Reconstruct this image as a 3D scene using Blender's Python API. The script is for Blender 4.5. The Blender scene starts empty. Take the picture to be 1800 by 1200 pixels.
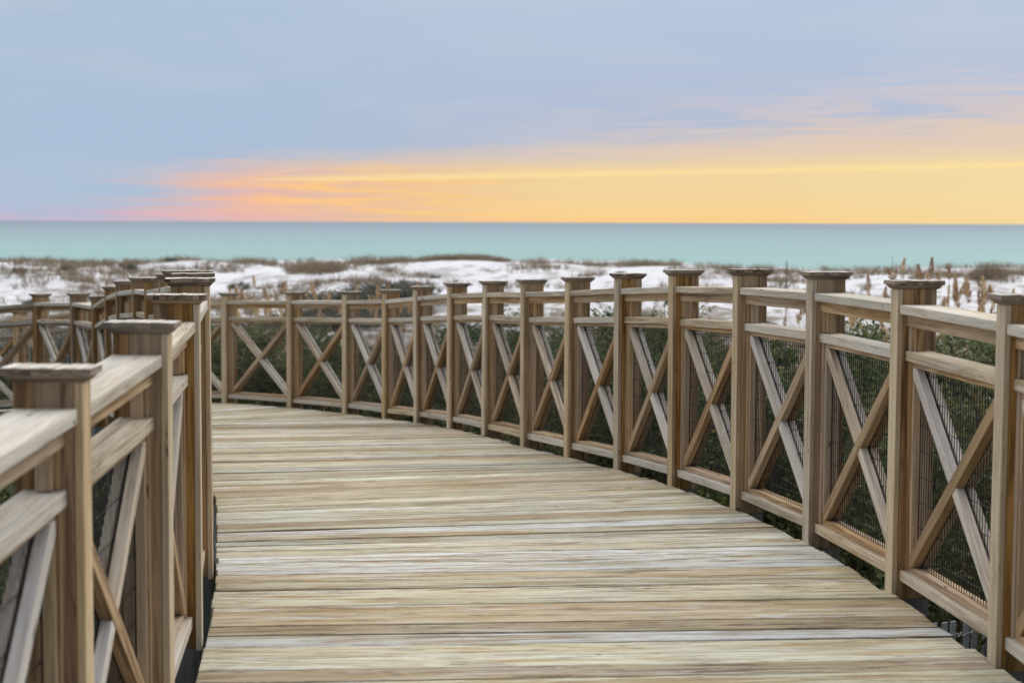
import bpy, bmesh, math, random
from mathutils import Vector, Matrix, noise
random.seed(7)
R = math.radians
S = bpy.context.scene
COL = S.collection

# ------------------------------------------------------------------ camera
ZC = 1.47
cam_d = bpy.data.cameras.new('camera'); cam = bpy.data.objects.new('camera', cam_d); COL.objects.link(cam)
cam_d.sensor_width = 36; cam_d.lens = 58.0
cam_d.clip_start = .1; cam_d.clip_end = 60000
PITCH = math.atan(209.5/2900); ROLL = R(.22)
M = Matrix.Rotation(R(90)-PITCH, 4, 'X') @ Matrix.Rotation(ROLL, 4, 'Z')
cam.matrix_world = Matrix.Translation((0, 0, ZC)) @ M
cam_d.dof.use_dof = True; cam_d.dof.focus_distance = 7.6; cam_d.dof.aperture_fstop = 3.7
S.camera = cam
S.render.resolution_x = 1024; S.render.resolution_y = 682

# ------------------------------------------------------------------ world
SUN_EL, SUN_AZ = R(32), R(38)          # azimuth measured from +Y towards +X
W = bpy.data.worlds.new('World'); S.world = W; W.use_nodes = True
nt = W.node_tree; nt.nodes.clear()
class N:
    def __init__(s, nt): s.nt = nt
    def n(s, t, **k):
        o = s.nt.nodes.new(t)
        for a, b in k.items(): setattr(o, a, b)
        return o
    def put(s, sock, v):
        if isinstance(v, bpy.types.NodeSocket): s.nt.links.new(v, sock)
        elif v is not None:
            if hasattr(sock.default_value, '__len__') and not isinstance(v, (int, float)) and len(v) == 3 and len(sock.default_value) == 4: v = (*v, 1)
            sock.default_value = v
    def m(s, op, a, b=None, c=None, clamp=False):
        o = s.n('ShaderNodeMath', operation=op, use_clamp=clamp)
        s.put(o.inputs[0], a)
        if b is not None: s.put(o.inputs[1], b)
        if c is not None: s.put(o.inputs[2], c)
        return o.outputs[0]
    def mr(s, v, a, b, c=0., d=1., smooth=False):
        o = s.n('ShaderNodeMapRange'); o.interpolation_type = 'SMOOTHSTEP' if smooth else 'LINEAR'
        s.put(o.inputs[0], v)
        for i, x in enumerate((a, b, c, d)): s.put(o.inputs[i+1], x)
        return o.outputs[0]
    def mix(s, f, a, b, bt='MIX'):
        o = s.n('ShaderNodeMix', data_type='RGBA', blend_type=bt)
        s.put(o.inputs[0], f); s.put(o.inputs[6], a); s.put(o.inputs[7], b)
        return o.outputs[2]
    def ramp(s, f, stops, interp='LINEAR'):
        o = s.n('ShaderNodeValToRGB'); cr = o.color_ramp; cr.interpolation = interp
        while len(cr.elements) < len(stops): cr.elements.new(.5)
        for e, (p, c) in zip(cr.elements, stops):
            e.position = p; e.color = (*c, 1) if len(c) == 3 else c
        s.put(o.inputs[0], f); return o.outputs[0]
    def noise(s, vec, scale, detail=4, rough=.55, dist=0., mscale=None, loc=None, color=False):
        if mscale or loc:
            mp = s.n('ShaderNodeMapping'); s.put(mp.inputs[0], vec)
            if mscale: mp.inputs['Scale'].default_value = mscale
            if loc: mp.inputs['Location'].default_value = loc
            vec = mp.outputs[0]
        o = s.n('ShaderNodeTexNoise'); s.put(o.inputs['Vector'], vec)
        o.inputs['Scale'].default_value = scale; o.inputs['Detail'].default_value = detail
        o.inputs['Roughness'].default_value = rough; o.inputs['Distortion'].default_value = dist
        return o.outputs['Color' if color else 'Fac']
def lin(r, g, b):
    f = lambda c: (c/255/12.92) if c <= 10 else ((c/255+.055)/1.055)**2.4
    return (f(r), f(g), f(b))
w = N(nt)
tc = w.n('ShaderNodeTexCoord'); sep = w.n('ShaderNodeSeparateXYZ'); nt.links.new(tc.outputs['Generated'], sep.inputs[0])
dx, dy, dz = sep.outputs
DEG = 180/math.pi
el = w.m('MULTIPLY', w.m('ARCSINE', dz), DEG)                      # elevation, degrees
az = w.m('MULTIPLY', w.m('ARCTAN2', dx, dy), DEG)                  # azimuth from +Y, degrees
cb = w.n('ShaderNodeCombineXYZ'); nt.links.new(az, cb.inputs[0]); nt.links.new(el, cb.inputs[1])
ae = cb.outputs[0]
# tilt of the cloud sheets: they rise to the right
n_big = w.noise(ae, 1, 5, .55, .3, (.09, .5, 1))
n_mid = w.noise(ae, 1, 6, .6, .6, (.16, 1.9, 1), (3, 7, 0))
n_str = w.noise(ae, 1, 6, .6, .7, (.20, 4.6, 1), (11, 2, 0))
n_fine = w.noise(ae, 1, 5, .6, .5, (.9, 9, 1), (5, 5, 0))
# glow sheet: upper limit in degrees as a function of azimuth
gl = w.m('MULTIPLY_ADD', az, .062, 2.45)
gl = w.m('MINIMUM', gl, w.m('MULTIPLY_ADD', az, -.06, 7.0))
elw = w.m('ADD', el, w.m('MULTIPLY', w.m('SUBTRACT', n_mid, .5), 1.5))
elw = w.m('ADD', elw, w.m('MULTIPLY', w.m('SUBTRACT', n_fine, .5), .28))
t = w.m('SUBTRACT', gl, elw)                                        # degrees below the glow's top
glow = w.mr(t, -.75, .8, 0, 1, True)
left = w.mr(w.m('ADD', az, w.m('MULTIPLY', w.m('SUBTRACT', n_str, .5), 9.)), -14.5, -8.5, 0, 1, True)
# over the left part the glow survives only as broken streaks
glow = w.m('MULTIPLY', glow, left)
base = w.ramp(w.mr(w.m('ADD', el, w.m('MULTIPLY', w.m('SUBTRACT', n_big, .5), 3.2)), 0, 8.5),
              [(0, lin(176, 186, 212)), (.25, lin(170, 188, 215)), (.6, lin(178, 194, 220)), (1, lin(188, 202, 222))])
base = w.mix(w.mr(az, -16, 2, .85, 0, True), base, lin(172, 193, 218))
base = w.mix(w.m('MULTIPLY', w.mr(n_big, .45, .7, 0, 1, True), .4), base, lin(196, 205, 218))
# warm thin veils above the glow on the right
veil = w.m('MULTIPLY', w.mr(n_str, .42, .56, 0, 1, True), w.mr(az, -6, 12, 0, 1, True))
veil = w.m('MULTIPLY', veil, w.mr(w.m('SUBTRACT', el, gl), 2.6, .2, 0, 1, True))
base = w.mix(w.m('MULTIPLY', veil, .62), base, lin(224, 203, 196))
gp = w.m('MULTIPLY', w.mr(el, 0, 7, 1, 0, True), w.mr(az, -12, 6, 0, .25, True))
base = w.mix(gp, base, lin(214, 198, 200))
yel = w.ramp(w.mr(el, 0, 3.6), [(0, lin(253, 207, 140)), (.10, lin(251, 212, 148)), (.35, lin(242, 214, 160)), (.62, lin(243, 214, 158)), (1, lin(236, 205, 172))])
yel = w.mix(w.mr(az, 5, 18, 0, .6, True), yel, lin(244, 222, 168))
ora = w.mix(w.mr(n_str, .42, .6, 0, 1, True), lin(228, 188, 178), lin(255, 202, 138))
ora = w.mix(w.mr(az, -9, -3, 0, .45, True), ora, lin(255, 208, 124))
ora = w.mix(w.mr(az, -6, -12, 0, .7, True), ora, lin(240, 180, 170))
gcol = w.mix(w.mr(w.m('ADD', az, w.m('MULTIPLY', w.m('SUBTRACT', n_mid, .5), 6)), -5, 3, 0, 1, True), ora, yel)
# the bright ragged lower edge of the cloud sheet
line_el = w.m('ADD', w.m('MULTIPLY_ADD', az, .021, 1.52), w.m('MULTIPLY', w.m('SUBTRACT', n_fine, .5), .16))
ln = w.m('SUBTRACT', el, line_el)
lnm = w.m('MULTIPLY', w.mr(ln, -.03, .05, 0, 1, True), w.mr(ln, .30, .05, 0, 1, True))
lnm = w.m('MULTIPLY', lnm, w.mr(az, -11, -4, 0, .95, True))
gcol = w.mix(lnm, gcol, lin(255, 226, 158))
edge = w.m('MULTIPLY', w.mr(ln, -.05, .85, 0, .85, True), w.mr(az, -8, 2, .5, 1, True))
gcol = w.mix(edge, gcol, lin(226, 203, 186))
col = w.mix(glow, base, gcol)
# low pink band near the horizon at far left
pk = w.m('MULTIPLY', w.mr(el, .75, .05, 0, 1, True), w.mr(az, -3, -9, 0, .6, True))
pk = w.m('MULTIPLY', pk, w.mr(n_str, .4, .62, .35, 1, True))
col = w.mix(pk, col, lin(222, 178, 196))
# unseen sky shaped for its light: bright overcast overhead and ahead, darkened behind viewer
hi = w.mr(el, 10, 34, 0, 1, True)
high = w.mix(w.mr(dy, -.62, .30, 0, 1, True), (.20, .20, .22), (2.15, 2.18, 2.24))
hb = w.m('MULTIPLY', w.mr(dy, .1, -.3, 0, 1, True), w.mr(el, 0, 10, .8, 0))
col = w.mix(hb, col, (.16, .17, .20))
col = w.mix(hi, col, high)
sky = w.n('ShaderNodeTexSky'); sky.sky_type = 'NISHITA'; sky.sun_disc = False
sky.sun_elevation = SUN_EL; sky.sun_rotation = SUN_AZ
bg1 = w.n('ShaderNodeBackground'); nt.links.new(sky.outputs[0], bg1.inputs[0]); bg1.inputs[1].default_value = .05
bg2 = w.n('ShaderNodeBackground'); nt.links.new(col, bg2.inputs[0]); bg2.inputs[1].default_value = 1.0
ms = w.n('ShaderNodeMixShader'); ms.inputs[0].default_value = .97
nt.links.new(bg1.outputs[0], ms.inputs[1]); nt.links.new(bg2.outputs[0], ms.inputs[2])
out = w.n('ShaderNodeOutputWorld'); nt.links.new(ms.outputs[0], out.inputs[0])

sun_d = bpy.data.lights.new('sun', 'SUN'); sun = bpy.data.objects.new('sun', sun_d); COL.objects.link(sun)
sun_d.energy = 0.9; sun_d.angle = R(16); sun_d.color = (1, .90, .76)
sd = Vector((math.sin(SUN_AZ)*math.cos(SUN_EL), math.cos(SUN_AZ)*math.cos(SUN_EL), math.sin(SUN_EL)))
sun.rotation_euler = sd.to_track_quat('Z', 'Y').to_euler()
S.view_settings.view_transform = 'Standard'; S.view_settings.look = 'None'
S.view_settings.exposure = 0; S.view_settings.gamma = 1

# ------------------------------------------------------------------ helpers
def link(o, parent=None):
    COL.objects.link(o)
    if parent: o.parent = parent
    return o
def empty(name, loc=(0, 0, 0)):
    o = bpy.data.objects.new(name, None); o.location = loc; o.empty_display_size = .2
    return link(o)
def tag(o, label=None, cat=None, group=None, kind=None):
    if label: o['label'] = label
    if cat: o['category'] = cat
    if group: o['group'] = group
    if kind: o['kind'] = kind
    return o
class MB:
    """collects quads with a lengthwise UV (metres) and a random value per board"""
    def __init__(s): s.v = []; s.f = []; s.uv = []; s.rn = []
    def hexa(s, P, rnd=None, ends=True, jit=0.):
        # P[i][j][k]: corner at i (along grain), j, k
        r = rnd or (random.random(), random.random(), random.random())
        ou, ov = random.random()*50, random.random()*50
        b = len(s.v); idx = {}
        for i in (0, 1):
            for j in (0, 1):
                for k in (0, 1):
                    idx[i, j, k] = len(s.v); s.v.append(Vector(P[i][j][k]))
        L = (Vector(P[1][0][0])-Vector(P[0][0][0])).length
        A = (Vector(P[0][1][0])-Vector(P[0][0][0])).length
        B = (Vector(P[0][0][1])-Vector(P[0][0][0])).length
        def face(q, uvs):
            s.f.append([idx[x] for x in q]); s.uv.append([(u+ou, v+ov) for u, v in uvs]); s.rn.append(r)
        face([(0,0,0),(1,0,0),(1,0,1),(0,0,1)], [(0,0),(L,0),(L,B),(0,B)])
        face([(0,1,0),(0,1,1),(1,1,1),(1,1,0)], [(0,A+B),(0,A),(L,A),(L,A+B)])
        face([(0,0,0),(0,1,0),(1,1,0),(1,0,0)], [(0,.5),(0,.5+A),(L,.5+A),(L,.5)])
        face([(0,0,1),(1,0,1),(1,1,1),(0,1,1)], [(0,.8),(L,.8),(L,.8+A),(0,.8+A)])
        if ends:
            face([(0,0,0),(0,0,1),(0,1,1),(0,1,0)], [(0,0),(.02,B),(.05,B),(.05,0)])
            face([(1,0,0),(1,1,0),(1,1,1),(1,0,1)], [(0,0),(.02,A),(.05,A),(.05,0)])
    def build(s, name, mat, parent=None, bevel=0., flip=None):
        me = bpy.data.meshes.new(name)
        me.from_pydata([tuple(v) for v in s.v], [], s.f)
        me.uv_layers.new(name='UVMap'); me.color_attributes.new('Rnd', 'FLOAT_COLOR', 'CORNER')
        uvl = me.uv_layers['UVMap']; ca = me.color_attributes['Rnd']
        li = 0
        for uvs, r in zip(s.uv, s.rn):
            for u in uvs:
                uvl.data[li].uv = u; ca.data[li].color = (*r, 1); li += 1
        bm = bmesh.new(); bm.from_mesh(me); bmesh.ops.recalc_face_normals(bm, faces=bm.faces); bm.to_mesh(me); bm.free()
        me.materials.append(mat)
        o = bpy.data.objects.new(name, me); link(o, parent)
        if bevel:
            md = o.modifiers.new('bevel', 'BEVEL'); md.width = bevel; md.segments = 2; md.limit_method = 'ANGLE'
        return o

# ------------------------------------------------------------------ materials
def newmat(name):
    m = bpy.data.materials.new(name); m.use_nodes = True
    k = N(m.node_tree); b = m.node_tree.nodes['Principled BSDF']
    return m, k, b
def wood(name, c_lo, c_hi, c_grey, grey=.4, rough=.85, brown=(.17, .10, .055), bump=.5, val=.25, blotch=.35):
    m, k, b = newmat(name)
    uv = k.n('ShaderNodeUVMap', uv_map='UVMap').outputs[0]
    at = k.n('ShaderNodeAttribute', attribute_name='Rnd'); sp = k.n('ShaderNodeSeparateColor'); k.put(sp.inputs[0], at.outputs['Color'])
    r1, r2, r3 = sp.outputs
    g1 = k.noise(uv, 1, 6, .65, .8, (1.6, 34, 1))
    g2 = k.noise(uv, 1, 4, .7, .3, (5, 150, 1), (4, 9, 0))
    g3 = k.noise(uv, 1, 4, .6, 1.2, (.9, 7, 1), (14, 3, 0))
    col = k.mix(k.mr(g1, .36, .62, 0, 1, True), c_lo, c_hi)
    gf = k.m('MULTIPLY', k.mr(k.m('ADD', g3, k.m('MULTIPLY', k.m('SUBTRACT', r1, .5), .5)), .35, .7, 0, 1, True), grey)
    col = k.mix(gf, col, c_grey)
    col = k.mix(k.m('MULTIPLY', k.mr(g3, .42, .25, 0, 1, True), blotch), col, brown)
    col = k.mix(k.m('MULTIPLY', k.mr(g2, .43, .33, 0, 1), .7), col, brown)
    kn = k.noise(uv, 1, 2, .5, .6, (9, 22, 1), (8, 41, 0))
    col = k.mix(k.m('MULTIPLY', k.mr(kn, .70, .76, 0, 1, True), .8), col, (.07, .04, .022))
    vr = k.m('MULTIPLY_ADD', r2, val, 1-val/2)
    hs = k.n('ShaderNodeHueSaturation'); k.put(hs.inputs['Value'], vr); k.put(hs.inputs['Color'], col)
    k.put(hs.inputs['Saturation'], k.m('MULTIPLY_ADD', r3, .4, .8))
    k.put(b.inputs['Base Color'], hs.outputs[0]); b.inputs['Roughness'].default_value = rough
    b.inputs['Specular IOR Level'].default_value = .25
    bp = k.n('ShaderNodeBump'); bp.inputs['Strength'].default_value = bump; bp.inputs['Distance'].default_value = .004
    k.put(bp.inputs['Height'], k.m('ADD', g1, k.m('MULTIPLY', g2, .6))); k.put(b.inputs['Normal'], bp.outputs[0])
    return m
M_POST = wood('post_wood', (.165, .092, .040), (.47, .30, .150), (.36, .29, .20), .45, val=.38, blotch=.5)
M_FACE = wood('lit_post_facing_wood', (.38, .28, .165), (.63, .505, .345), (.55, .505, .41), .5, val=.3, blotch=.3)  # paler copy of post wood: light on inner faces put into its colour
M_RAIL = wood('rail_wood', (.33, .255, .165), (.62, .525, .385), (.57, .56, .52), .6, val=.22, blotch=.15)
M_FRAME = wood('frame_wood', (.26, .155, .080), (.56, .405, .25), (.45, .39, .30), .45, val=.3)
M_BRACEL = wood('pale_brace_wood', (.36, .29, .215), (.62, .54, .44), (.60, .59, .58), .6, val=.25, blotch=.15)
M_BRACED = wood('brown_brace_wood', (.21, .125, .062), (.48, .335, .195), (.39, .32, .23), .45, val=.35)
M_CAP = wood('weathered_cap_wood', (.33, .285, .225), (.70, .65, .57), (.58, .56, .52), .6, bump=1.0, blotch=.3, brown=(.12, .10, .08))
M_CAPE = wood('dark_cap_edge', (.075, .055, .038), (.38, .29, .21), (.27, .235, .20), .6, bump=1.2, blotch=.5, brown=(.03, .025, .02))  # darker wood for the cap sides and the collar
M_FOOT = wood('dark_grey_wood', (.13, .125, .11), (.24, .235, .21), (.20, .22, .21), .6)  # darker grey wood for post feet and beams below the boards
def deck_mat():
    m, k, b = newmat('deck_board_wood')
    uv = k.n('ShaderNodeUVMap', uv_map='UVMap').outputs[0]
    at = k.n('ShaderNodeAttribute', attribute_name='Rnd'); sp = k.n('ShaderNodeSeparateColor'); k.put(sp.inputs[0], at.outputs['Color'])
    r1, r2, r3 = sp.outputs
    base = k.ramp(r1, [(0, (.70, .715, .70)), (.2, (.64, .635, .57)), (.4, (.62, .61, .48)), (.58, (.62, .58, .41)), (.76, (.60, .54, .38)), (.9, (.50, .41, .27)), (1, (.38, .29, .175))])
    g1 = k.noise(uv, 1, 8, .74, .9, (1.6, 30, 1))
    g2 = k.noise(uv, 1, 6, .75, .5, (2.4, 120, 1), (4, 9, 0))
    g3 = k.noise(uv, 1, 8, .72, 1.3, (.9, 13, 1), (14, 3, 0))
    g4 = k.noise(uv, 1, 4, .6, 1.5, (1.5, 12, 1), (31, 17, 0))
    sp5 = k.noise(uv, 1, 5, .8, 0, (22, 130, 1), (2, 5, 0))
    col = k.mix(k.m('MULTIPLY', k.mr(g3, .50, .58, 0, 1, True), .8), base, (.40, .29, .14))
    col = k.mix(k.m('MULTIPLY', k.mr(g3, .47, .36, 0, 1, True), .7), col, (.66, .665, .65))
    col = k.mix(k.m('MULTIPLY', k.mr(g1, .53, .60, 0, 1, True), k.m('MULTIPLY_ADD', r3, .45, .55)), col, (.235, .17, .10))
    col = k.mix(k.m('MULTIPLY', k.mr(g1, .46, .34, 0, 1, True), .4), col, (.72, .70, .64))
    col = k.mix(k.m('MULTIPLY', k.mr(sp5, .58, .68, 0, 1), .6), col, (.20, .16, .12))
    g6 = k.noise(uv, 1, 8, .78, 1.0, (2.6, 48, 1), (51, 7, 0))
    col = k.mix(k.m('MULTIPLY', k.m('MULTIPLY', k.mr(g6, .53, .57, 0, 1, True), k.mr(g4, .40, .50, .15, 1, True)), k.m('MULTIPLY_ADD', r3, .45, .5)), col, (.15, .10, .06))
    kn = k.noise(uv, 1, 2, .5, .6, (5, 16, 1), (8, 41, 0))
    col = k.mix(k.m('MULTIPLY', k.mr(kn, .72, .76, 0, 1, True), .8), col, (.13, .08, .045))
    crack = k.m('MULTIPLY', k.mr(g2, .43, .38, 0, 1), k.mr(g4, .50, .56, .06, 1))
    col = k.mix(crack, col, (.05, .04, .035))
    hs = k.n('ShaderNodeHueSaturation'); k.put(hs.inputs['Value'], k.m('MULTIPLY_ADD', r2, .36, .73)); k.put(hs.inputs['Color'], col)
    k.put(b.inputs['Base Color'], hs.outputs[0]); b.inputs['Roughness'].default_value = .8
    b.inputs['Specular IOR Level'].default_value = .25
    bp = k.n('ShaderNodeBump'); bp.inputs['Strength'].default_value = .7; bp.inputs['Distance'].default_value = .005
    h = k.m('SUBTRACT', k.m('ADD', g1, k.m('MULTIPLY', g2, .8)), k.m('MULTIPLY', crack, .8))
    k.put(bp.inputs['Height'], h); k.put(b.inputs['Normal'], bp.outputs[0])
    return m
M_DECK = deck_mat()
m, k, b = newmat('black_wire'); b.inputs['Base Color'].default_value = (.012, .013, .015, 1); b.inputs['Roughness'].default_value = .5; M_WIRE = m
m, k, b = newmat('galvanised_wire'); b.inputs['Base Color'].default_value = (.62, .63, .64, 1); b.inputs['Metallic'].default_value = .7; b.inputs['Roughness'].default_value = .45; M_GALV = m
m, k, b = newmat('grey_picket_wood')
tcn = k.n('ShaderNodeTexCoord').outputs['Object']
k.put(b.inputs['Base Color'], k.mix(k.noise(tcn, 1, 5, .6, .4, (60, 60, 3)), (.40, .44, .47), (.62, .66, .70))); b.inputs['Roughness'].default_value = .9; M_PICKET = m
def leafmat(name, dark, mid, light, odd, scl=1.2, oddamt=.06, transl=.25):
    m, k, b = newmat(name)
    gi = k.n('ShaderNodeNewGeometry').outputs['Random Per Island']
    oi = k.n('ShaderNodeObjectInfo').outputs['Random']
    pos = k.n('ShaderNodeTexCoord').outputs['Object']
    nz = k.noise(pos, scl*2.2, 3, .5)
    f = k.m('ADD', k.m('MULTIPLY', gi, .6), k.m('MULTIPLY', nz, .55))
    col = k.ramp(f, [(.12, dark), (.5, mid), (.85, light)])
    col = k.mix(k.m('GREATER_THAN', gi, 1-oddamt), col, odd)
    hs = k.n('ShaderNodeHueSaturation'); k.put(hs.inputs['Value'], k.m('MULTIPLY_ADD', oi, .5, .75)); k.put(hs.inputs['Hue'], k.m('MULTIPLY_ADD', oi, .03, .485)); k.put(hs.inputs['Color'], col)
    k.put(b.inputs['Base Color'], hs.outputs[0]); b.inputs['Roughness'].default_value = .55
    b.inputs['Specular IOR Level'].default_value = .3
    tr = k.n('ShaderNodeBsdfTranslucent'); k.put(tr.inputs[0], hs.outputs[0])
    mx = k.n('ShaderNodeMixShader'); mx.inputs[0].default_value = transl
    nt = m.node_tree; nt.links.new(b.outputs[0], mx.inputs[1]); nt.links.new(tr.outputs[0], mx.inputs[2])
    nt.links.new(mx.outputs[0], nt.nodes['Material Output'].inputs[0])
    return m
M_LEAF = leafmat('shrub_leaves', (.032, .048, .020), (.085, .115, .045), (.19, .225, .09), (.30, .27, .09), transl=.35)
M_LEAFG = leafmat('olive_leaves', (.06, .068, .03), (.135, .145, .062), (.25, .25, .12), (.25, .18, .07))
M_THICK = leafmat('thicket_leaves', (.07, .078, .058), (.115, .125, .09), (.17, .175, .13), (.13, .10, .07))
M_DRY = leafmat('dry_grass', (.17, .125, .085), (.29, .225, .15), (.42, .34, .22), (.16, .17, .08), oddamt=.15)
M_TAN = leafmat('tan_blades', (.26, .19, .11), (.46, .35, .22), (.62, .49, .32), (.20, .19, .09), oddamt=.12)
M_PLUME = leafmat('plume_seed_heads', (.40, .27, .15), (.63, .46, .28), (.78, .61, .41), (.72, .58, .42), transl=.4)
M_STEM = leafmat('stem_bark', (.08, .06, .045), (.12, .095, .07), (.17, .14, .11), (.1, .08, .06), transl=0)

# ------------------------------------------------------------------ walkway layout (metres, surveyed from the posts)
H = 1.25
RP = [(1.95,-2.6,-.06),(1.93,-1.6,-.06),(1.90,-.6,-.05),(1.86,.40,-.05),(1.82,1.42,-.045),(1.77,2.44,-.04),(1.71,3.45,-.03),(1.665,4.47,-.02),
 (1.627,5.497,-.012),(1.512,6.53,-.003),(1.357,7.537,.0),(1.153,8.523,-.017),(.916,9.491,-.049),(.662,10.443,-.100),(.373,11.381,-.156),
 (.075,12.308,-.206),(-.234,13.227,-.249),(-.551,14.138,-.300),(-.889,15.044,-.366),(-1.252,15.947,-.437),(-1.726,16.847,-.491),
 (-2.415,17.746,-.538),(-3.272,18.644,-.59),(-4.22,19.42,-.67),(-5.22,20.1,-.78),(-6.25,20.7,-.92),(-7.3,21.25,-1.03),(-8.4,21.7,-1.12)]
LP = [(-.80,-2.4,-.16),(-.83,-1.4,-.16),(-.86,-.36,-.16),(-.89,.68,-.16),(-.92,1.72,-.155),(-.955,2.76,-.145),
 (-.988,3.806,-.116),(-1.014,4.858,-.075),(-1.116,5.88,-.04),(-1.273,6.96,-.018),(-1.469,8.048,-.032),(-1.67,9.099,-.052),(-1.975,10.15,-.083),
 (-2.411,11.237,-.139),(-2.739,12.253,-.201),(-3.045,13.195,-.232),(-3.405,14.138,-.296),(-3.722,15.044,-.376),(-4.047,15.841,-.502),(-4.472,16.675,-.512),(-5.11,17.581,-.559),
 (-5.98,18.2,-.66),(-6.95,18.75,-.76),(-7.95,19.2,-.87),(-8.95,19.55,-.95)]
RP = [Vector(p) for p in RP]; LP = [Vector(p) for p in LP]
def tang(P, i):
    a = P[max(i-1, 0)]; b = P[min(i+1, len(P)-1)]; t = (b-a); t.z = 0; return t.normalized()
# far left posts were measured on their outer face: move them to the deck edge
for i in range(13, 21):
    t = tang(LP, i); nrm = Vector((t.y, -t.x, 0)); LP[i] = LP[i]+nrm*.17
    
UP = Vector((0, 0, 1))
PW, PD = .082, .160       # post width along the rail, depth across it
FRONT = 8
def make_post(root, P, i, side):
    t = tang(P, i); n = Vector((t.y, -t.x, 0))*side      # outward
    base = P[i].copy()
    def box(mb, u0, u1, n0, n1, z0, z1, tz=0, rnd=None):
        pts = [[[base+t*u+n*nn+UP*z for nn in (n0, n1)] for u in (u0, u1)] for z in (z0, z1)]
        mb.hexa(pts, rnd)
    mb = MB(); h = PW/2
    box(mb, -h+.001, h-.001, .0225, .1115, -.02, H-.033); box(mb, -h+.0015, h-.0015, .113, PD, -.02, H-.033)
    # seam filler between the two laminated timbers
    box(mb, -h+.006, h-.006, .109, .116, -.02, H-.034)
    lift = Vector(base)
    fb = MB(); box(fb, -h, h, 0, .0218, -.03, H-.0345)
    def local(mb):
        for v in mb.v: v -= lift
        return mb
    post = local(mb).build('post', M_POST, root, .003); post.location = lift
    post.rotation_euler = (random.uniform(-.005, .005), random.uniform(-.005, .005), random.uniform(-.02, .02))
    local(fb).build('lit_post_facing', M_FACE, post, .003)
    o = .023; a0, a1, b0, b1 = -h-o, h+o, -o, PD+o; tint = random.random()
    def slab(r0, z0, r1, z1, jit=0):
        cm = MB(); jr = lambda: random.uniform(-jit, jit)
        P_ = [[[base+t*(r[u]+jr())+n*(r[2+nn]+jr())+UP*(z+(jr() if z == H else 0)) for z, r in ((z0, r0), (z1, r1))] for u in (0, 1)] for nn in (0, 1)]
        cm.hexa(P_, (tint, random.random(), random.random()))
        for v in cm.v: v -= lift
        return cm
    cm = MB(); ns = 9; cap_r = random.random()
    for q in range(ns):      # deep weathered furrows across the cap
        c0 = b0+(b1-b0)*q/ns; c1 = b0+(b1-b0)*(q+1)/ns; e0, e1, ez = random.uniform(-.0022, .0018), random.uniform(-.0018, .0022), random.uniform(-.0016, .0010)
        cm.hexa([[[base+t*u+n*nn+UP*z for z in (H-.0175, H+ez)] for nn in (c0, c1)] for u in (a0+e0, a1+e1)], (tint, cap_r+random.uniform(-.15, .15), .5))
    for v in cm.v: v -= lift
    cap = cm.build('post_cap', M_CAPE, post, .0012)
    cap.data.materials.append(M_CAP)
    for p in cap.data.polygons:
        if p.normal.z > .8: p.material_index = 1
    cm = slab((-h-.004, h+.004, -.004, PD+.004), H-.034, (a0+.005, a1-.005, b0+.005, b1-.005), H-.0177)
    cm.build('post_collar', M_CAPE, post, .002)
    fm = MB(); box(fm, -h+.003, h-.003, .006, PD-.003, -2.6-base.z, -.02)
    for v in fm.v: v -= lift
    fm.build('post_foot', M_FOOT, post, .004)

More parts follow.
